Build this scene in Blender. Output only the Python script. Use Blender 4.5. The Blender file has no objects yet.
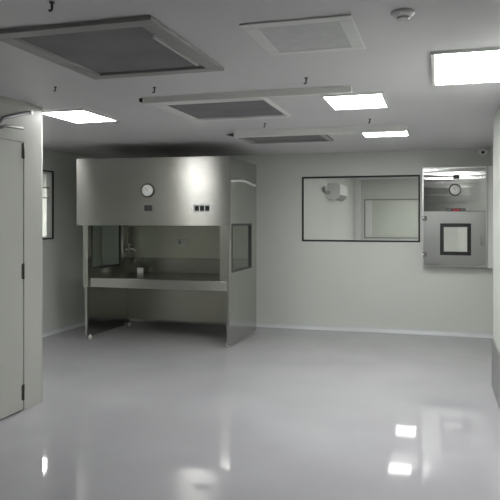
import bpy, bmesh, math, random
from mathutils import Vector, Matrix
random.seed(4)
S = bpy.context.scene
C = S.collection

# ------------------------------------------------------------------ materials
def mat(name, color, rough=0.5, metal=0.0, spec=0.5, coat=0.0, coat_rough=0.1, aniso=0.0, emit=None, estr=0.0):
    m = bpy.data.materials.new(name); m.use_nodes = True
    b = m.node_tree.nodes['Principled BSDF']
    b.inputs['Base Color'].default_value = (*color, 1)
    b.inputs['Roughness'].default_value = rough
    b.inputs['Metallic'].default_value = metal
    b.inputs['Specular IOR Level'].default_value = spec
    b.inputs['Coat Weight'].default_value = coat
    b.inputs['Coat Roughness'].default_value = coat_rough
    b.inputs['Anisotropic'].default_value = aniso
    if emit:
        b.inputs['Emission Color'].default_value = (*emit, 1)
        b.inputs['Emission Strength'].default_value = estr
    return m

def nodes(m): return m.node_tree.nodes, m.node_tree.links, m.node_tree.nodes['Principled BSDF']

def mottle(m, c1, c2, scale=2.0, detail=3.0, bump=0.0, bscale=60.0, stretch=(1, 1, 1)):
    n, l, b = nodes(m)
    tc = n.new('ShaderNodeTexCoord'); mp = n.new('ShaderNodeMapping'); mp.inputs['Scale'].default_value = stretch
    l.new(tc.outputs['Object'], mp.inputs['Vector'])
    t = n.new('ShaderNodeTexNoise'); t.inputs['Scale'].default_value = scale; t.inputs['Detail'].default_value = detail
    l.new(mp.outputs[0], t.inputs['Vector'])
    r = n.new('ShaderNodeValToRGB'); r.color_ramp.elements[0].position = .3; r.color_ramp.elements[1].position = .7
    r.color_ramp.elements[0].color = (*c1, 1); r.color_ramp.elements[1].color = (*c2, 1)
    l.new(t.outputs['Fac'], r.inputs['Fac']); l.new(r.outputs['Color'], b.inputs['Base Color'])
    if bump:
        t2 = n.new('ShaderNodeTexNoise'); t2.inputs['Scale'].default_value = bscale
        l.new(mp.outputs[0], t2.inputs['Vector'])
        bp = n.new('ShaderNodeBump'); bp.inputs['Strength'].default_value = bump; bp.inputs['Distance'].default_value = .01
        l.new(t2.outputs['Fac'], bp.inputs['Height']); l.new(bp.outputs[0], b.inputs['Normal'])
    return m

def steel(name, color, rough, brush=(1, 1, 60), wave=0.0, wave_scale=1.6, wave_stretch=(1, 1, 1), grain=.06, tangent=None, aniso=.9):
    """brushed stainless: fine grain stretched along one axis, plus gentle oil-canning of the sheet"""
    m = mat(name, color, rough, 1.0)
    n, l, b = nodes(m)
    tc = n.new('ShaderNodeTexCoord')
    mp = n.new('ShaderNodeMapping'); mp.inputs['Scale'].default_value = brush
    l.new(tc.outputs['Object'], mp.inputs['Vector'])
    g = n.new('ShaderNodeTexNoise'); g.inputs['Scale'].default_value = 12; g.inputs['Detail'].default_value = 4
    l.new(mp.outputs[0], g.inputs['Vector'])
    bp = n.new('ShaderNodeBump'); bp.inputs['Strength'].default_value = grain; bp.inputs['Distance'].default_value = .004
    l.new(g.outputs['Fac'], bp.inputs['Height'])
    if tangent:      # grain direction: the sheen stretches along this axis
        t = n.new('ShaderNodeCombineXYZ')
        for k in range(3): t.inputs[k].default_value = tangent[k]
        l.new(t.outputs[0], b.inputs['Tangent']); b.inputs['Anisotropic'].default_value = aniso
    last = bp
    if wave:
        mp2 = n.new('ShaderNodeMapping'); mp2.inputs['Scale'].default_value = wave_stretch
        l.new(tc.outputs['Object'], mp2.inputs['Vector'])
        w = n.new('ShaderNodeTexNoise'); w.inputs['Scale'].default_value = wave_scale; w.inputs['Detail'].default_value = 1
        l.new(mp2.outputs[0], w.inputs['Vector'])
        b2 = n.new('ShaderNodeBump'); b2.inputs['Strength'].default_value = 1; b2.inputs['Distance'].default_value = wave
        l.new(w.outputs['Fac'], b2.inputs['Height']); l.new(bp.outputs[0], b2.inputs['Normal'])
        last = b2
    l.new(last.outputs[0], b.inputs['Normal'])
    return m

def glass_mat(name, tint=(.985, .985, .98)):
    m = bpy.data.materials.new(name); m.use_nodes = True
    n = m.node_tree.nodes; l = m.node_tree.links
    n.remove(n['Principled BSDF']); out = n['Material Output']
    tr = n.new('ShaderNodeBsdfTransparent'); tr.inputs[0].default_value = (*tint, 1)
    gl = n.new('ShaderNodeBsdfGlossy'); gl.inputs['Roughness'].default_value = .015
    fr = n.new('ShaderNodeFresnel')
    ge = n.new('ShaderNodeNewGeometry'); mr = n.new('ShaderNodeMapRange')   # same reflectance on both faces of the sheet
    mr.inputs['To Min'].default_value = 1.5; mr.inputs['To Max'].default_value = 1/1.5
    l.new(ge.outputs['Backfacing'], mr.inputs['Value']); l.new(mr.outputs[0], fr.inputs['IOR'])
    mx = n.new('ShaderNodeMixShader')
    l.new(fr.outputs[0], mx.inputs[0]); l.new(tr.outputs[0], mx.inputs[1]); l.new(gl.outputs[0], mx.inputs[2])
    l.new(mx.outputs[0], out.inputs['Surface'])
    return m

LAMP = 31.0
M = dict(
    floor=mottle(mat('floor_epoxy', (.5, .5, .52), .045, spec=.4), (.345, .34, .36), (.385, .38, .40), 1.3, 4),
    wall=mottle(mat('wall_panel_white', (.6, .6, .57), .45, spec=.4), (.60, .625, .58), (.63, .655, .61), .9, 2),
    ceiling=mottle(mat('ceiling_panel', (.5, .5, .49), .38, spec=.5), (.63, .615, .635), (.67, .655, .675), .8, 2),
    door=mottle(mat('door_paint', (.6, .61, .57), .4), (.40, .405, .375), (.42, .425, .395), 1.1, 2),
    seam=mat('panel_seam', (.40, .41, .39), .6),
    white=mat('white_enamel', (.72, .73, .71), .35),
    plastic=mat('white_plastic', (.84, .85, .83), .4),
    cove=mat('cove_white', (.62, .64, .65), .25),
    alu=mat('aluminium_profile', (.72, .73, .72), .32, 1.0),
    black=mat('black_gasket', (.012, .012, .013), .5),
    dark=mat('dark_grey_metal', (.06, .06, .06), .45, .4),
    darkplastic=mat('dark_plastic', (.018, .018, .02), .3),
    greypaint=mat('grey_paint', (.30, .30, .30), .5),
    arm=mat('closer_arm_grey', (.16, .16, .165), .5),
    hinge=mat('hinge_metal', (.10, .10, .09), .4, .8),
    mesh=mottle(mat('filter_media_dark', (.13, .12, .13), .8), (.17, .165, .177), (.22, .213, .227), 3, 3, .3, 180),
    pale_mesh=mottle(mat('filter_media_pale', (.4, .41, .42), .7), (.55, .55, .56), (.62, .62, .625), 14, 2, .3, 160),
    filter_frame=mat('filter_frame_grey', (.31, .31, .30), .4),
    filter_frame_w=mat('filter_frame_white', (.74, .74, .73), .4),
    rail=mat('rail_white', (.74, .74, .72), .35),
    dial=mat('gauge_dial', (.85, .86, .84), .35),
    red=mat('red_print', (.45, .03, .04), .5),
    greyprint=mat('grey_print', (.35, .35, .35), .5),
    steel=steel('stainless_brushed', (.46, .455, .43), .25, (.3, 1, 70), .005, .8, (1, 1, .4), grain=.04, tangent=(0, 0, 1)),
    steel_side=steel('stainless_side_sheet', (.45, .455, .425), .16, (1, 60, 1), .012, 1.6, (1, 1, .8)),
    steel_box=steel('stainless_pass_box', (.60, .605, .595), .10, (70, 1, 1.5), .0026, 2.0, (.35, 1, 6), grain=.02, tangent=(1, 0, 0), aniso=1.0),
    steel_door=steel('stainless_pass_box_door', (.40, .405, .395), .34, (70, 1, 1.5)),
    steel_in=steel('stainless_inner', (.47, .465, .405), .36, (1, 60, 60), .004),
    steel_top=steel('stainless_worktop', (.30, .295, .265), .25, (1, 60, 60)),
    kick=steel('stainless_kick_plate', (.40, .41, .40), .4, (1, 1, 60)),
    chrome=mat('chrome', (.8, .8, .8), .12, 1.0),
    glass=glass_mat('clear_glass'),
    glass_side=glass_mat('cabinet_glass', (.86, .90, .87)),
    lamp=mat('lamp_diffuser', (.9, .9, .9), .5, emit=(1.0, 1.0, .985), estr=LAMP),
    lamp_dim=mat('lamp_diffuser_dim', (.9, .9, .9), .5, emit=(1.0, 1.0, .985), estr=7),
    lamp_mid=mat('lamp_diffuser_mid', (.9, .9, .9), .5, emit=(1.0, 1.0, .985), estr=20),
    fill_bright=mat('fill_diffuser_bright', (.9, .9, .9), .5, emit=(1.0, 1.0, .985), estr=70),
    caster=mat('caster_white', (.7, .7, .68), .45),
)

# ------------------------------------------------------------------ mesh helpers
class MB:
    def __init__(s): s.bm = bmesh.new(); s.mats = []
    def mi(s, m):
        if m not in s.mats: s.mats.append(m)
        return s.mats.index(m)
    def box(s, x0, x1, y0, y1, z0, z1, m=None, bevel=0.0, seg=2):
        r = bmesh.ops.create_cube(s.bm, size=1)
        vs = r['verts']
        for v in vs:
            v.co = Vector(((x0+x1)/2 + v.co.x*(x1-x0), (y0+y1)/2 + v.co.y*(y1-y0), (z0+z1)/2 + v.co.z*(z1-z0)))
        fs = {f for v in vs for f in v.link_faces}
        idx = s.mi(m) if m else 0
        for f in fs: f.material_index = idx
        if bevel:
            es = {e for v in vs for e in v.link_edges}
            r = bmesh.ops.bevel(s.bm, geom=list(es), offset=bevel, segments=seg, affect='EDGES', profile=.5)
            for f in r['faces']: f.material_index = idx
        return s
    def cyl(s, p0, p1, r0, r1=None, n=24, m=None, cap=True):
        p0 = Vector(p0); p1 = Vector(p1); d = p1-p0; r1 = r0 if r1 is None else r1
        mt = Matrix.Translation((p0+p1)/2) @ d.to_track_quat('Z', 'Y').to_matrix().to_4x4()
        r = bmesh.ops.create_cone(s.bm, cap_ends=cap, segments=n, radius1=r0, radius2=r1, depth=d.length, matrix=mt)
        idx = s.mi(m) if m else 0
        for f in {f for v in r['verts'] for f in v.link_faces}:
            f.material_index = idx; f.smooth = len(f.verts) == 4
        return s
    def sphere(s, c, r, n=20, m=None, scale=(1, 1, 1)):
        mt = Matrix.Translation(c) @ Matrix.Diagonal((*scale, 1))
        q = bmesh.ops.create_uvsphere(s.bm, u_segments=n, v_segments=n//2, radius=r, matrix=mt)
        idx = s.mi(m) if m else 0
        for f in {f for v in q['verts'] for f in v.link_faces}: f.material_index = idx; f.smooth = True
        return s
    def lathe(s, prof, origin, axis, n=32, m=None):
        """prof: (radius, height) pairs along axis"""
        q = Vector(axis).to_track_quat('Z', 'Y').to_matrix(); o = Vector(origin); rings = []
        for r, h in prof:
            rings.append([s.bm.verts.new(o + q @ Vector((max(r, 1e-5)*math.cos(2*math.pi*k/n), max(r, 1e-5)*math.sin(2*math.pi*k/n), h))) for k in range(n)])
        idx = s.mi(m) if m else 0
        for a, b in zip(rings, rings[1:]):
            for k in range(n):
                f = s.bm.faces.new((a[k], a[(k+1) % n], b[(k+1) % n], b[k])); f.material_index = idx; f.smooth = True
        return s
    def tube(s, pts, r, n=10, m=None):
        pts = [Vector(p) for p in pts]; rings = []
        for i, p in enumerate(pts):
            d = (pts[min(i+1, len(pts)-1)] - pts[max(i-1, 0)]).normalized()
            q = d.to_track_quat('Z', 'Y').to_matrix()
            rings.append([s.bm.verts.new(p + q @ Vector((r*math.cos(2*math.pi*k/n), r*math.sin(2*math.pi*k/n), 0))) for k in range(n)])
        idx = s.mi(m) if m else 0
        for a, b in zip(rings, rings[1:]):
            off = min(range(n), key=lambda o: sum((a[k].co-b[(k+o) % n].co).length for k in range(n)))
            for k in range(n):
                f = s.bm.faces.new((a[k], a[(k+1) % n], b[(k+1+off) % n], b[(k+off) % n])); f.material_index = idx; f.smooth = True
        for ring in (rings[0], rings[-1]):
            f = s.bm.faces.new(ring); f.material_index = idx
        return s
    def prism(s, prof, axis, a0, a1, m=None, smooth=False):
        """closed 2D outline extruded along 'x' or 'y'"""
        def P(u, v, a): return Vector((a, u, v)) if axis == 'x' else Vector((u, a, v))
        A = [s.bm.verts.new(P(u, v, a0)) for u, v in prof]; B = [s.bm.verts.new(P(u, v, a1)) for u, v in prof]
        idx = s.mi(m) if m else 0; n = len(prof)
        for k in range(n):
            f = s.bm.faces.new((A[k], A[(k+1) % n], B[(k+1) % n], B[k])); f.material_index = idx; f.smooth = smooth
        for ring in (A[::-1], B):
            f = s.bm.faces.new(ring); f.material_index = idx
        return s
    def build(s, name, m=None, parent=None):
        """world-space verts -> object whose origin is the mesh's base centre"""
        bmesh.ops.recalc_face_normals(s.bm, faces=s.bm.faces[:])
        me = bpy.data.meshes.new(name)
        xs = [v.co for v in s.bm.verts]
        o0 = Vector(((min(v.x for v in xs)+max(v.x for v in xs))/2, (min(v.y for v in xs)+max(v.y for v in xs))/2, min(v.z for v in xs)))
        for v in s.bm.verts: v.co -= o0
        s.bm.to_mesh(me); s.bm.free()
        if s.mats and m is None:
            for q in s.mats: me.materials.append(q)
        else: me.materials.append(m)
        o = bpy.data.objects.new(name, me); C.objects.link(o)
        o.location = o0
        if parent:
            o.parent = parent
            o.location = o0 - world_loc(parent)
        return o

def world_loc(o):
    v = Vector(o.location)
    while o.parent: o = o.parent; v += Vector(o.location)
    return v

def struct(name, mb, m=None, label=None, parent=None):
    o = mb.build(name, m, parent)
    if not parent: o['kind'] = 'structure'
    if label: o['label'] = label
    return o

def thing(name, label, cat, loc, group=None):
    o = bpy.data.objects.new(name, None); C.objects.link(o); o.location = loc
    o['label'] = label; o['category'] = cat
    if group: o['group'] = group
    o.empty_display_size = .1
    return o

def copy_tree(o, dl=None, parent=None):
    c = o.copy(); C.objects.link(c)
    if parent: c.parent = parent
    if dl is not None: c.location = Vector(o.location) + Vector(dl)
    for ch in [x for x in list(S.objects) if x.parent == o]: copy_tree(ch, None, c)
    return c

def ring_xz(mb, x0, x1, z0, z1, w, y0, y1, m=None, bevel=0.0):
    mb.box(x0, x1, y0, y1, z0, z0+w, m, bevel); mb.box(x0, x1, y0, y1, z1-w, z1, m, bevel)
    mb.box(x0, x0+w, y0, y1, z0+w, z1-w, m, bevel); mb.box(x1-w, x1, y0, y1, z0+w, z1-w, m, bevel); return mb
def ring_yz(mb, y0, y1, z0, z1, w, x0, x1, m=None, bevel=0.0):
    mb.box(x0, x1, y0, y1, z0, z0+w, m, bevel); mb.box(x0, x1, y0, y1, z1-w, z1, m, bevel)
    mb.box(x0, x1, y0, y0+w, z0+w, z1-w, m, bevel); mb.box(x0, x1, y1-w, y1, z0+w, z1-w, m, bevel); return mb
def ring_xy(mb, x0, x1, y0, y1, w, z0, z1, m=None, bevel=0.0):
    mb.box(x0, x1, y0, y0+w, z0, z1, m, bevel); mb.box(x0, x1, y1-w, y1, z0, z1, m, bevel)
    mb.box(x0, x0+w, y0+w, y1-w, z0, z1, m, bevel); mb.box(x1-w, x1, y0+w, y1-w, z0, z1, m, bevel); return mb

CH = 2.36            # ceiling height
YB = 8.62            # back wall
XL = -4.80           # left wall of the wide part of the room
XP = -3.055          # entry partition with the door
XR = 0.45            # right partition
YF = -1.6            # wall behind the viewer
FAR = 14.4           # far wall of the neighbouring room

# ------------------------------------------------------------------ room shell
struct('floor', MB().box(-7.4, 4.2, YF-.1, FAR+.1, -.1, 0), M['floor'])
cl = MB().box(-7.4, 4.2, YF-.1, FAR+.1, CH, CH+.1)
struct('ceiling', cl, M['ceiling'])

# back wall with the window and the pass box opening
WX0, WX1, WZ0, WZ1 = -1.79, -.245, 1.175, 2.045
PX0, PX1, PZ0, PZ1 = -.15, .50, .95, 2.05
t0, t1 = YB, YB+.08
w = MB()
w.box(XL-.08, WX0, t0, t1, 0, CH); w.box(WX0, WX1, t0, t1, 0, WZ0); w.box(WX0, WX1, t0, t1, WZ1, CH)
w.box(WX1, PX0, t0, t1, 0, CH); w.box(PX0, PX1, t0, t1, 0, PZ0); w.box(PX0, PX1, t0, t1, PZ1, CH); w.box(PX1, 4.2, t0, t1, 0, CH)
struct('wall_back', w, M['wall'])
# left wall with its window
LY0, LY1, LZ0, LZ1 = 6.15, 7.36, 1.215, 2.095
w = MB()
w.box(XL-.08, XL, 4.45, LY0, 0, CH); w.box(XL-.08, XL, LY1, YB, 0, CH)
w.box(XL-.08, XL, LY0, LY1, 0, LZ0); w.box(XL-.08, XL, LY0, LY1, LZ1, CH)
struct('wall_left', w, M['wall'])
# entry partition on the left (post, header over the door, wall towards the viewer, return to the left wall)
DY0, DY1, DZ = 3.36, 4.29, 2.05
w = MB()
w.box(XP-.1, XP, DY1, 4.53, 0, CH); w.box(XP-.1, XP, DY0, DY1, DZ+.002, CH); w.box(XP-.1, XP, YF, DY0, 0, CH)
w.box(XL-.08, XP-.1, 4.43, 4.53, 0, CH)
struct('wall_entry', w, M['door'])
struct('wall_rear', MB().box(-7.4, 4.2, YF-.1, YF, 0, CH), M['wall'])
# rounded aluminium corner profile on the partition's end
e = MB(); r = .009
e.cyl((XP-.008, 4.523, 0), (XP-.008, 4.523, CH), r, n=20)
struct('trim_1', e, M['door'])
# right partition and right wall
struct('wall_right', MB().box(XR, XR+.12, YF, 6.1, 0, CH).box(XR+.12, .66, 6.0, 6.1, 0, CH).box(.64, .76, 6.1, YB, 0, CH), M['wall'])
# coved skirting
def cove(axis, a0, a1, pos, sgn, R=.05):
    prof = [(pos, 0), (pos, R+.012), (pos+sgn*.006, R+.012)]
    for k in range(9):
        t = math.pi/2*k/8
        prof.append((pos+sgn*(R+.006-R*math.cos(t)), R-R*math.sin(t)+.002))
    prof.append((pos+sgn*(R+.006), 0))
    return MB().prism(prof, axis, a0, a1)
struct('baseboard_back', cove('x', XL+.05, .64, YB, -1), M['cove'])
struct('baseboard_left', cove('y', 4.53, YB, XL, 1), M['cove'])

# neighbouring room seen through the back window
SX = -1.80
struct('wall_neighbour_side', MB().box(SX-.1, SX, YB+.08, FAR, 0, CH), M['wall'])
GX0, GX1, GZ0, GZ1 = -1.60, -.33, 1.07, 1.93
w = MB()
w.box(SX-.1, GX0, FAR, FAR+.08, 0, CH); w.box(GX1, 4.2, FAR, FAR+.08, 0, CH)
w.box(GX0, GX1, FAR, FAR+.08, 0, GZ0); w.box(GX0, GX1, FAR, FAR+.08, GZ1, CH)
struct('wall_neighbour_far', w, M['wall'])
struct('wall_neighbour_right', MB().box(2.6, 2.7, YB+.08, FAR, 0, CH), M['wall'])
struct('trim_3', MB().box(SX, SX+.13, FAR-.14, FAR, 0, CH, None, .006), M['white'], 'white boxed column in the corner of the next room')
# room behind the far window and room behind the left window
struct('wall_beyond', MB().box(-4.2, 4.2, FAR+2.6, FAR+2.7, 0, CH).box(-4.3, -4.2, FAR+.08, FAR+2.7, 0, CH).box(4.2, 4.3, FAR+.08, FAR+2.7, 0, CH)
       .box(-4.3, 4.3, FAR+.1, FAR+2.7, CH, CH+.1).box(-4.3, 4.3, FAR+.1, FAR+2.7, -.1, 0), M['wall'])
struct('wall_beyond_left', MB().box(-7.4, -7.3, 4.4, 10.9, 0, CH).box(-7.3, XL-.08, 4.4, 4.5, 0, CH).box(-7.3, SX-.1, 10.8, 10.9, 0, CH), M['wall'])

# ------------------------------------------------------------------ windows
def window_xz(name, x0, x1, z0, z1, y, label, frame_m, wd=.022, sash=.0):
    f = MB(); ring_xz(f, x0, x1, z0, z1, wd, y-.006, y+.03, None, .002)
    o = f.build(name, frame_m); o['kind'] = 'structure'; o['label'] = label
    l_ = MB(); ring_xz(l_, x0+wd*.3, x1-wd*.3, z0+wd*.3, z1-wd*.3, wd*.9, y+.03, y+.07)
    l_.build('window_lining', M['white'], o)
    MB().box(x0+wd, x1-wd, y+.008, y+.014, z0+wd, z1-wd).build('glass_pane', M['glass'], o)
    return o
window_xz('window_1', WX0, WX1, WZ0, WZ1, YB, 'wide viewing window with a thin black gasket in the back wall', M['black'])
o = window_xz('window_3', GX0, GX1, GZ0, GZ1, FAR, 'farther window with a grey frame seen through the wide back window', M['greypaint'], .03)
MB().box(GX0+.03, GX0+.16, FAR-.004, FAR+.03, GZ0+.03, GZ1-.03).build('window_jamb', M['white'], o)
f = MB(); ring_yz(f, LY0, LY1, LZ0, LZ1, .018, XL-.012, XL+.006, None, .002)
o = f.build('window_2', M['black']); o['kind'] = 'structure'; o['label'] = 'narrow sliver of a bright window in the left wall'
f = MB(); ring_yz(f, LY0+.004, LY1-.004, LZ0+.004, LZ1-.004, .035, XL-.075, XL-.0125); f.build('window_lining', M['white'], o)
MB().box(XL-.02, XL-.014, LY0+.03, LY1-.03, LZ0+.03, LZ1-.03).build('glass_pane', M['glass'], o)
f = MB(); f.box(XL-.05, XL-.03, LY0+.04, LY1-.04, 1.87, 1.885); f.box(XL-.05, XL-.03, LY0+.04, LY1-.04, 1.74, 1.752)
f.build('glazing_bar', M['greypaint'], o)

# ------------------------------------------------------------------ door on the left
d = MB().box(XP-.06, XP-.004, DY0+.003, DY1-.004, .012, DZ)
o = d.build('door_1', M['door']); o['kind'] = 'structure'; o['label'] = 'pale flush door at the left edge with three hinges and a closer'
for z in (.085, 1.01, 1.93):
    h = MB().box(XP-.005, XP-.001, DY1-.026, DY1-.004, z, z+.112, None, .001).cyl((XP+.001, DY1-.008, z-.004), (XP+.001, DY1-.008, z+.116), .008, n=14)
    h.build('hinge', M['hinge'], o)
MB().box(XP-.05, XP-.012, DY0+.01, DY1-.012, .001, .014).build('bottom_seal', M['black'], o)
c = MB().box(XP+.0, XP+.055, 3.52, 3.80, 1.955, 2.02, None, .006).build('closer_body', M['alu'], o)
a = MB()
a.tube([(XP+.03, 3.66, 2.035), (XP+.05, 3.9, 2.12), (XP+.045, 3.98, 2.19), (XP+.02, 4.33, 2.285)], .012, m=M['arm'])
a.tube([(XP+.05, 3.80, 2.06), (XP+.045, 4.0, 2.135), (XP+.03, 4.23, 2.15)], .011, m=M['arm'])
a.cyl((XP-.0, 4.345, 2.287), (XP+.035, 4.345, 2.287), .014, m=M['alu'])
a.build('closer_arm', None, o)

# ------------------------------------------------------------------ ceiling lights
def ceiling_light(x0, x1, y0, y1, label, group=None, m=None):
    m = m or ('lamp_dim' if y0 > YB else 'lamp')
    t = thing('ceiling_light', label, 'light', ((x0+x1)/2, (y0+y1)/2, CH), group)
    f = MB(); ring_xy(f, x0-.018, x1+.018, y0-.018, y1+.018, .02, CH-.016, CH, None, .003); f.build('light_frame', M['white'], t)
    MB().box(x0, x1, y0, y1, CH-.012, CH-.001).build('diffuser', M[m], t)
    return t
ceiling_light(-3.19, -2.78, 4.68, 5.26, 'lit square ceiling panel light nearest the left door')
ceiling_light(-.81, -.40, 4.66, 5.22, 'lit ceiling panel light at the right end of the longer, nearer rail')
ceiling_light(-.76, -.32, 6.36, 7.02, 'farthest lit ceiling panel light, above the wide window')
ceiling_light(-.03, .40, 3.64, 4.46, 'largest lit ceiling panel light, cut by the right edge of the picture')
t = ceiling_light(-.76, -.42, 11.8, 13.3, 'lit ceiling panel light in the next room, mirrored in the floor nearer the window')
ceiling_light(-.76, -.42, 9.98, 10.4, 'lit ceiling panel light in the next room, mirrored in the floor nearer the viewer')
ceiling_light(-6.2, -5.72, 8.4, 9.05, 'lit ceiling panel light behind the left window', m='lamp')
ceiling_light(.15, .75, 10.0, 10.4, 'added fill light panel in the next room behind the pass box', m='lamp_mid')  # unseen fill, added to brighten the pass box window
ceiling_light(-1.0, -.2, FAR+.9, FAR+1.5, 'lit ceiling panel light behind the farther window', m='lamp_mid')
ceiling_light(.95, 1.55, 10.4, 11.2, 'added fill light panel in the next room, far right of the window', m='lamp_mid')  # added out of view to brighten the next room
ceiling_light(1.2, 1.8, 12.4, 13.2, 'added fill light panel in the next room, far right near its far wall', m='lamp_mid')  # another unseen fill added for the next room's brightness
ceiling_light(-4.72, -4.38, 5.7, 6.25, 'dim added fill light panel hidden behind the entry partition', m='lamp_dim')  # hidden fill added to lift the left wall
ceiling_light(-7.2, -6.8, 9.2, 9.8, 'added strong fill light panel farther left behind the left window', m='fill_bright')  # unseen strong fill added so the left window looks bright

# ------------------------------------------------------------------ ceiling filter grilles
def ceiling_filter(x0, x1, y0, y1, wl, label, fm, mm, drop=.03, wr=None, extra=None):
    t = thing('ceiling_filter', label, 'air filter', ((x0+x1)/2, (y0+y1)/2, CH))
    wr = wr or wl
    f = MB()
    f.box(x0, x1, y0, y0+wl, CH-drop, CH, None, .004); f.box(x0, x1, y1-wl, y1, CH-drop, CH, None, .004)
    f.box(x0, x0+wl, y0+wl, y1-wl, CH-drop, CH, None, .004); f.box(x1-wr, x1, y0+wl, y1-wl, CH-drop, CH, None, .004)
    f.build('filter_frame', fm, t)
    p = MB().box(x0+wl, x1-wr, y0+wl, y1-wl, CH-.006, CH-.001)
    p.build('filter_panel', mm, t)
    return t
f1 = ceiling_filter(-2.085, -1.225, 2.63, 3.65, .085, 'largest dark ceiling filter grille in a grey frame, at upper left', M['filter_frame'], M['mesh'], .022)
MB().box(-1.342, -1.328, 2.9, 3.5, CH-.02, CH-.006).build('lit_lip_strip', M['white'], f1)  # white strip paints the light on the frame's inner lip
ceiling_filter(-.89, -.375, 2.865, 3.445, .065, 'pale ceiling grille in a white frame', M['filter_frame_w'], M['pale_mesh'], .009)
f3 = ceiling_filter(-2.12, -1.225, 4.53, 5.44, .07, 'dark ceiling filter behind the longer, nearer rail', M['filter_frame_w'], M['mesh'], .025, .02)
ceiling_filter(-2.08, -1.14, 6.46, 7.2, .05, 'farthest dark ceiling filter, next to the shorter rail', M['filter_frame'], M['mesh'], .025)

# ------------------------------------------------------------------ ceiling rails and hooks
def rail(x0, x1, y, label, h=.045, d=.05):
    t = thing('ceiling_rail', label, 'rail', ((x0+x1)/2, y, CH))
    b = MB(); b.box(x0, x1, y-d/2, y+d/2, CH-h, CH, None, .004); b.box(x0, x1, y-d/2-.012, y+d/2+.012, CH-.006, CH)
    b.build('rail_channel', M['rail'], t)
    MB().box(x0-.012, x0+.002, y-d/2-.004, y+d/2+.004, CH-h-.004, CH-.001, None, .002).build('end_cap', M['white'], t)
    return t
ra = rail(-2.09, -.57, 4.40, 'longer white ceiling rail in front of the middle dark filter')
MB().box(-2.135, -2.10, 4.38, 4.42, CH-.03, CH-.002, None, .003).build('end_bracket', M['dark'], ra)
rb = rail(-1.995, -.31, 6.31, 'white ceiling rail in front of the farthest dark filter', .062, .06)
MB().prism([(-2.10, CH-.03), (-2.008, CH-.055), (-2.008, CH-.012)], 'y', 6.30, 6.34).build('end_bracket', M['dark'], rb)

def hook(x, y, label, s=.5):
    t = thing('ceiling_hook', label, 'hook', (x, y, CH))
    MB().cyl((x, y, CH-.006), (x, y, CH), .022*s, n=20).build('ceiling_rose', M['dark'], t)
    b = MB(); b.tube([(x, y, CH-.004), (x, y, CH-.035*s), (x, y, CH-.058*s), (x-.006*s, y, CH-.07*s), (x-.018*s, y, CH-.074*s), (x-.028*s, y, CH-.066*s)], .010*s)
    b.build('hook_stem', M['dark'], t)
hook(-1.547, 2.36, 'small dark ceiling hook at the top left corner of the picture')
hook(-1.863, 4.06, 'small dark ceiling hook above the left end of the longer, nearer rail')
hook(-.815, 4.06, 'small dark ceiling hook between the pale grille and the nearer rail')
hook(-1.562, 5.84, 'small dark ceiling hook just ahead of the farthest dark filter')
hook(-.60, 5.86, 'small dark ceiling hook between the two middle ceiling lights')
hook(-2.504, 3.86, 'small dark ceiling hook left of the largest dark filter', .4)

# round white disc on the ceiling
t = thing('ceiling_disc', 'small round white disc on the ceiling right of the pale grille', 'disc', (-.155, 2.90, CH))
MB().lathe([(0, 0), (.05, 0), (.052, .008), (.046, .016), (.034, .024), (.0, .027)], (-.155, 2.90, CH), (0, 0, -1)).build('disc_body', M['plastic'], t)
MB().lathe([(.026, .024), (.03, .03), (.018, .034), (0, .034)], (-.155, 2.90, CH), (0, 0, -1)).build('disc_cap', M['white'], t)

# dome camera
cx, cy, cz = .515, YB, 2.325
t = thing('security_camera', 'small white camera with a dark eye, above the steel box on the back wall', 'camera', (cx, cy, cz))
MB().box(cx-.062, cx+.062, cy-.03, cy-.001, cz-.035, cz+.032, None, .012).build('camera_base', M['plastic'], t)
MB().lathe([(0, 0), (.046, 0), (.046, .03), (.036, .05), (.026, .054), (0, .054)], (cx, cy-.03, cz-.005), (-.05, -1, -.35)).build('camera_housing', M['plastic'], t)
MB().sphere((cx-.004, cy-.082, cz-.024), .019, 20).build('camera_lens', M['darkplastic'], t)

# ------------------------------------------------------------------ clean bench cabinet
BX0, BX1, BY0, BY1, BH = -4.165, -2.31, 7.06, 8.20, 2.175
cab = thing('clean_bench', 'large stainless steel clean air bench with an overhanging hood, on casters', 'clean bench', ((BX0+BX1)/2, (BY0+BY1)/2, 0))
th = .03
def side_panel(x0, x1):
    b = MB()
    wy0, wy1, wz0, wz1 = 7.165, 7.955, .86, 1.412
    b.box(x0, x1, BY0, BY1, .03, wz0); b.box(x0, x1, BY0, BY1, wz1, BH)
    b.box(x0, x1, BY0, wy0, wz0, wz1); b.box(x0, x1, wy1, BY1, wz0, wz1)
    p = b.build('side_panel', M['steel_side'], cab)
    f = MB(); ring_yz(f, wy0-.008, wy1+.008, wz0-.008, wz1+.008, .026, x0-.006, x1+.006, None, .002)
    wf = f.build('window_frame', M['dark'], p)
    MB().box((x0+x1)/2-.003, (x0+x1)/2+.003, wy0+.01, wy1-.01, wz0+.01, wz1-.01).build('side_glass', M['glass_side'], p)
side_panel(BX0, BX0+th); side_panel(BX1-th, BX1)
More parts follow.
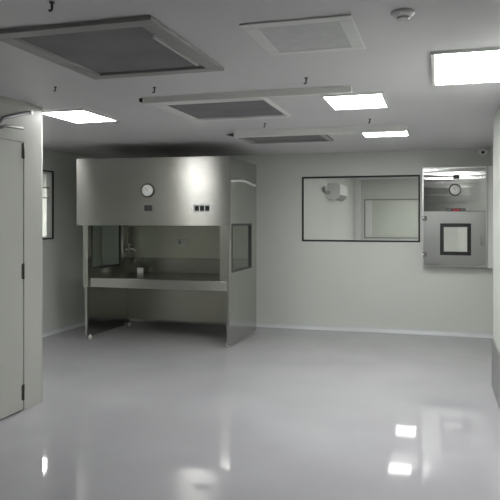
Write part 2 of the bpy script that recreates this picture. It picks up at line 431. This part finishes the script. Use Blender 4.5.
# hood: front plate, underside, roof
HX0, HX1, HY, HZ = -4.145, -2.290, 6.985, 1.398
HYL, HYR = 6.835, 7.03          # the hood's left end stands farther out than its right end
HANG = math.atan2(HYR-HYL, HX1-HX0)
def hy(x): return HYL+(x-HX0)*(HYR-HYL)/(HX1-HX0)
def slab(x0, x1, ya, yb, z0, z1):
    mb = MB(); q = [(x0, ya(x0)), (x1, ya(x1)), (x1, yb(x1)), (x0, yb(x0))]
    A = [mb.bm.verts.new((x, y, z0)) for x, y in q]; B = [mb.bm.verts.new((x, y, z1)) for x, y in q]
    for k in range(4): mb.bm.faces.new((A[k], A[(k+1) % 4], B[(k+1) % 4], B[k]))
    mb.bm.faces.new(A[::-1]); mb.bm.faces.new(B); return mb
hood = slab(HX0, HX1, hy, lambda x: hy(x)+.02, HZ, BH+.012).build('hood_front', M['steel'], cab)
slab(HX0, HX0+.02, lambda x: hy(x)+.021, lambda x: BY0-.001, HZ, BH+.012).build('hood_return', M['steel_side'], cab)
slab(HX1-.02, HX1, lambda x: hy(x)+.021, lambda x: BY0-.001, HZ, BH+.012).build('hood_return', M['steel_side'], cab)
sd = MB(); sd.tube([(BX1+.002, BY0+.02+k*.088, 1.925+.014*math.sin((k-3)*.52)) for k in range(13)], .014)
sd.build('side_highlight', M['white'], cab)  # white wavy strip paints a lamp highlight onto the side sheet
slab(BX0+th, BX1-th, lambda x: hy(x)+.021, lambda x: BY1-.02, HZ+.02, HZ+.045).build('hood_underside', M['steel_in'], cab)
slab(HX0, BX1-.001, lambda x: hy(x)+.021, lambda x: BY1, BH, BH+.012).build('hood_roof', M['steel_side'], cab)
# gauge
def gauge(x, y, z, r, parent):
    g = MB().lathe([(0, 0), (r*1.18, 0), (r*1.2, .012), (r*1.05, .022), (r*.98, .016), (0, .016)], (x, y, z), (0, -1, 0)).build('gauge_bezel', M['hinge'], parent)
    MB().lathe([(0, .0), (r*.97, .0), (r*.97, .003), (0, .003)], (x, y-.0165, z), (0, -1, 0)).build('gauge_dial', M['dial'], g)
    n = MB(); n.cyl((x+r*.2*math.cos(.9), y-.022, z-r*.2*math.sin(.9)), (x-r*.6*math.cos(.9), y-.022, z+r*.6*math.sin(.9)), r*.035, n=8)
    n.build('gauge_needle', M['dark'], g)
    return g
gauge(-3.262, hy(-3.262), 1.806, .068, cab).rotation_euler.z = HANG
HY = hy(-3.26)
g = MB().box(-3.305, -3.215, HY-.012, HY, 1.568, 1.632, None, .004).build('display_housing', M['darkplastic'], cab)
MB().box(-3.295, -3.225, HY-.014, HY-.012, 1.585, 1.618).build('display_screen', M['dark'], g)
g.rotation_euler.z = HANG
HY = hy(-2.614)
g = MB().box(-2.722, -2.505, HY-.012, HY, 1.552, 1.642, None, .005).build('switch_plate', M['plastic'], cab)
for k in range(3):
    x = -2.70+k*.062
    MB().box(x, x+.05, HY-.018, HY-.011, 1.566, 1.626, None, .004).build('rocker_switch', M['darkplastic'], g)
g.rotation_euler.z = HANG
# chamber
WT = .75
MB().box(BX0+th, BX1-th, BY0+.03, BY1-.06, WT-.03, WT, None, .003).build('worktop', M['steel_top'], cab)
MB().box(BX0+th, BX1-th, BY0+.001, BY0+.03, WT-.105, WT+.006, None, .004).build('front_apron', M['steel'], cab)
bp_ = MB().box(BX0+th, BX1-th, BY1-.06, BY1-.03, WT-.03, HZ+.02).build('back_panel', M['steel_in'], cab)
MB().box(BX0+th, BX1-th, BY1-.085, BY1-.06, WT+.001, WT+.20, None, .004).build('perforated_upstand', M['steel_top'], cab)
MB().box(BX0-.012, BX0+th+.03, BY0-.03, BY0-.001, WT-.105, HZ-.001, None, .003).build('front_post', M['steel_side'], cab)
for x0, x1 in ((BX1-th-.085, BX1-th),):
    MB().box(x0, x1, BY0+.002, BY0+.04, WT+.006, HZ+.02).build('front_post', M['steel_side'], cab)
# chamber socket plate
sx, sz = -3.33, 1.115
g = MB().box(sx-.075, sx+.075, BY1-.075, BY1-.06, sz, sz+.09, None, .005).build('socket_plate', M['plastic'], bp_)
MB().box(sx-.045, sx-.015, BY1-.079, BY1-.0745, sz+.028, sz+.062).build('socket_outlet', M['darkplastic'], g)
# gas tap on the chamber's left side
tp = MB()
tx, ty = BX0+th, 8.04
tp.cyl((tx, ty, 1.06), (tx+.05, ty, 1.06), .022, m=M['chrome'])
tp.tube([(tx+.05, ty, 1.06), (tx+.12, ty-.01, 1.075), (tx+.165, ty-.015, 1.06), (tx+.175, ty-.015, 1.02)], .013, m=M['chrome'])
tp.cyl((tx+.07, ty, 1.065), (tx+.07, ty, 1.13), .008, m=M['chrome']); tp.box(tx+.04, tx+.10, ty-.008, ty+.008, 1.125, 1.14, M['chrome'], .003)
tp.build('service_tap', None, cab)
tp = MB().cyl((tx+.018, 7.93, WT+.10), (tx+.018, 7.93, HZ), .014, n=16); tp.build('upright_tube', M['alu'], cab)
# lower part
MB().box(BX0+th, BX1-th, BY1-.05, BY1-.02, .10, WT-.03).build('lower_back_panel', M['steel_in'], cab)
for x in (BX0+.055, BX1-.025):
    for y in (BY0+.03, BY1-.06):
        c = MB()
        c.cyl((x, y, .038), (x, y, .06), .010, n=14, m=M['alu']); c.box(x-.02, x+.02, y-.018, y+.018, .034, .042, M['alu'])
        c.box(x-.02, x-.016, y-.012, y+.012, .014, .036, M['alu']); c.box(x+.016, x+.02, y-.012, y+.012, .014, .036, M['alu'])
        c.cyl((x-.014, y, .019), (x+.014, y, .019), .019, n=24, m=M['caster'])
        c.build('caster', None, cab)

# small pale box standing on the worktop
bx, by = -3.88, 8.0
t = thing('small_box', 'small pale box lying on the steel worktop inside the bench', 'box', (bx, by, WT))
MB().box(bx-.034, bx+.034, by-.03, by+.03, WT+.001, WT+.06, None, .005).build('carton', M['plastic'], t)
MB().box(bx-.036, bx+.036, by-.032, by+.032, WT+.05, WT+.068, None, .003).build('carton_lid', M['white'], t)

# ------------------------------------------------------------------ pass box on the back wall
QX0, QX1, QY, QZ0, QZ1 = -.212, .555, 8.49, .885, 2.125
pb = thing('pass_box', 'stainless steel pass box with a windowed door, mounted on the back wall', 'pass box', ((QX0+QX1)/2, YB, QZ0))
b = MB()
b.box(QX0, QX1, QY+.02, YB-.001, QZ0, .93, None, .003)
b.box(QX0, QX1, QY+.02, YB-.001, 1.545, QZ1, None, .003)
b.box(QX0, -.165, QY+.02, YB-.001, .93, 1.545); b.box(.51, QX1, QY+.02, YB-.001, .93, 1.545)
b.build('housing', M['steel_door'], pb)
up = MB().box(QX0+.012, QX1-.012, QY, QY+.02, 1.568, QZ1-.006, None, .005).build('upper_panel', M['steel_box'], pb)
ring = MB(); ring_xz(ring, QX0, QX1, QZ0, QZ1, .012, QY+.004, QY+.0195); ring.build('edge_trim', M['alu'], pb)
dr = MB()
OX0, OX1, OZ0, OZ1 = .012, .357, 1.035, 1.408
DX0, DX1, DZ0, DZ1 = -.19, .532, .905, 1.552
dr.box(DX0, OX0, QY-.012, QY+.018, DZ0, DZ1); dr.box(OX1, DX1, QY-.012, QY+.018, DZ0, DZ1)
dr.box(OX0, OX1, QY-.012, QY+.018, DZ0, OZ0); dr.box(OX0, OX1, QY-.012, QY+.018, OZ1, DZ1)
door = dr.build('door', M['steel_door'], pb)
f = MB(); ring_xz(f, OX0-.012, OX1+.012, OZ0-.012, OZ1+.012, .046, QY-.018, QY+.02, None, .004); f.build('window_gasket', M['black'], door)
MB().box(OX0+.02, OX1-.02, QY-.004, QY+.002, OZ0+.02, OZ1-.02).build('door_glass', M['glass'], door)
for z in (.995, 1.455):
    MB().cyl((DX0-.012, QY-.014, z), (DX0-.012, QY-.014, z+.06), .013, n=16).box(DX0-.01, DX0+.03, QY-.016, QY-.0125, z, z+.06).build('hinge', M['chrome'], door)
MB().box(DX1-.05, DX1-.03, QY-.03, QY-.012, 1.15, 1.27, None, .005).build('door_latch', M['steel_box'], door)
# chamber, open at the neighbouring side through a second pane
ch = MB()
ch.box(-.165, -.155, YB, YB+.32, .93, 1.56); ch.box(.50, .51, YB, YB+.32, .93, 1.56)
ch.box(-.155, .50, YB, YB+.32, .955, .965); ch.box(-.155, .50, YB, YB+.32, 1.53, 1.545)
ch.build('chamber_liner', M['white'], pb)
ch = MB(); ring_xz(ch, -.165, .51, .93, 1.56, .05, YB+.321, YB+.34); ch.build('rear_door', M['white'], pb)
MB().box(-.12, .465, YB+.327, YB+.333, .975, 1.515).build('rear_glass', M['glass'], pb)
gauge(.18, QY, 1.838, .062, pb)
MB().box(.158, .232, QY-.010, QY, 1.975, 2.028, None, .003).build('display', M['darkplastic'], pb)
g = MB().box(.066, .306, QY-.004, QY, 1.572, 1.607).build('name_plate', M['darkplastic'], pb)
n = MB(); n.box(.15, .235, QY-.0055, QY-.004, 1.578, 1.600, M['red'])
for x in (.078, .098, .118, .25, .268, .285): n.box(x, x+.012, QY-.0055, QY-.004, 1.583, 1.597, M['greyprint'])
n.build('plate_print', None, g)
MB().box(QX1+.001, .638, QY+.03, YB-.001, QZ0-.02, QZ1, None, .008).build('side_casing', M['white'], pb)

# ------------------------------------------------------------------ kick plate on the right partition
struct('trim_2', MB().box(XR-.012, XR+.13, 4.4, 6.112, .0, .42, None, .005), M['kick'], 'grey steel kick plate at the foot of the right partition')

# ------------------------------------------------------------------ air conditioner in the neighbouring room
AY0, AY1, AZ0, AZ1 = 10.75, 11.65, 1.80, 2.08
ac = thing('air_conditioner', 'white split air conditioner on the side wall of the next room, seen through the window', 'air conditioner', (SX, (AY0+AY1)/2, AZ0))
prof = [(SX+.001, AZ0+.03), (SX+.001, AZ1), (SX+.17, AZ1), (SX+.205, AZ1-.02), (SX+.215, AZ1-.08), (SX+.21, AZ0+.09), (SX+.17, AZ0+.03), (SX+.12, AZ0)]
MB().prism(prof, 'y', AY0, AY1).build('casing', M['plastic'], ac)
MB().prism([(SX+.213, AZ0+.085), (SX+.176, AZ0+.028), (SX+.122, AZ0-.003), (SX+.115, AZ0+.01), (SX+.17, AZ0+.05), (SX+.2, AZ0+.1)], 'y', AY0+.06, AY1-.06).build('louvre', M['greypaint'], ac)
MB().tube([(SX+.03, AY0, AZ0+.12), (SX+.03, AY0-.25, AZ0+.12), (SX+.03, AY0-.42, AZ0+.13), (SX+.028, AY0-.48, AZ0+.16), (SX+.03, AY0-.5, AZ0+.19)], .025).build('refrigerant_pipe', M['greypaint'], ac)

# ------------------------------------------------------------------ camera, world, view
F, HYPX = 650.0, 221.0
cam = bpy.data.cameras.new('camera'); co = bpy.data.objects.new('camera', cam); C.objects.link(co)
cam.sensor_fit = 'HORIZONTAL'; cam.sensor_width = 36; cam.lens = 36*F/500
cam.shift_y = -(250-HYPX)/500
co.location = (0, 0, 1.45); co.rotation_euler = (math.pi/2, 0, math.atan(190/F))
cam.clip_start = .05
S.camera = co
wd = bpy.data.worlds.new('world'); S.world = wd; wd.use_nodes = True
wd.node_tree.nodes['Background'].inputs[0].default_value = (.6, .65, .7, 1)
wd.node_tree.nodes['Background'].inputs[1].default_value = .05
S.view_settings.view_transform = 'Standard'; S.view_settings.look = 'None'
S.view_settings.gamma = 1; S.view_settings.use_curve_mapping = False
S.view_settings.exposure = 0.0
S.cycles.max_bounces = 10; S.cycles.diffuse_bounces = 6; S.cycles.glossy_bounces = 5; S.cycles.transparent_max_bounces = 12
S.cycles.use_denoising = True
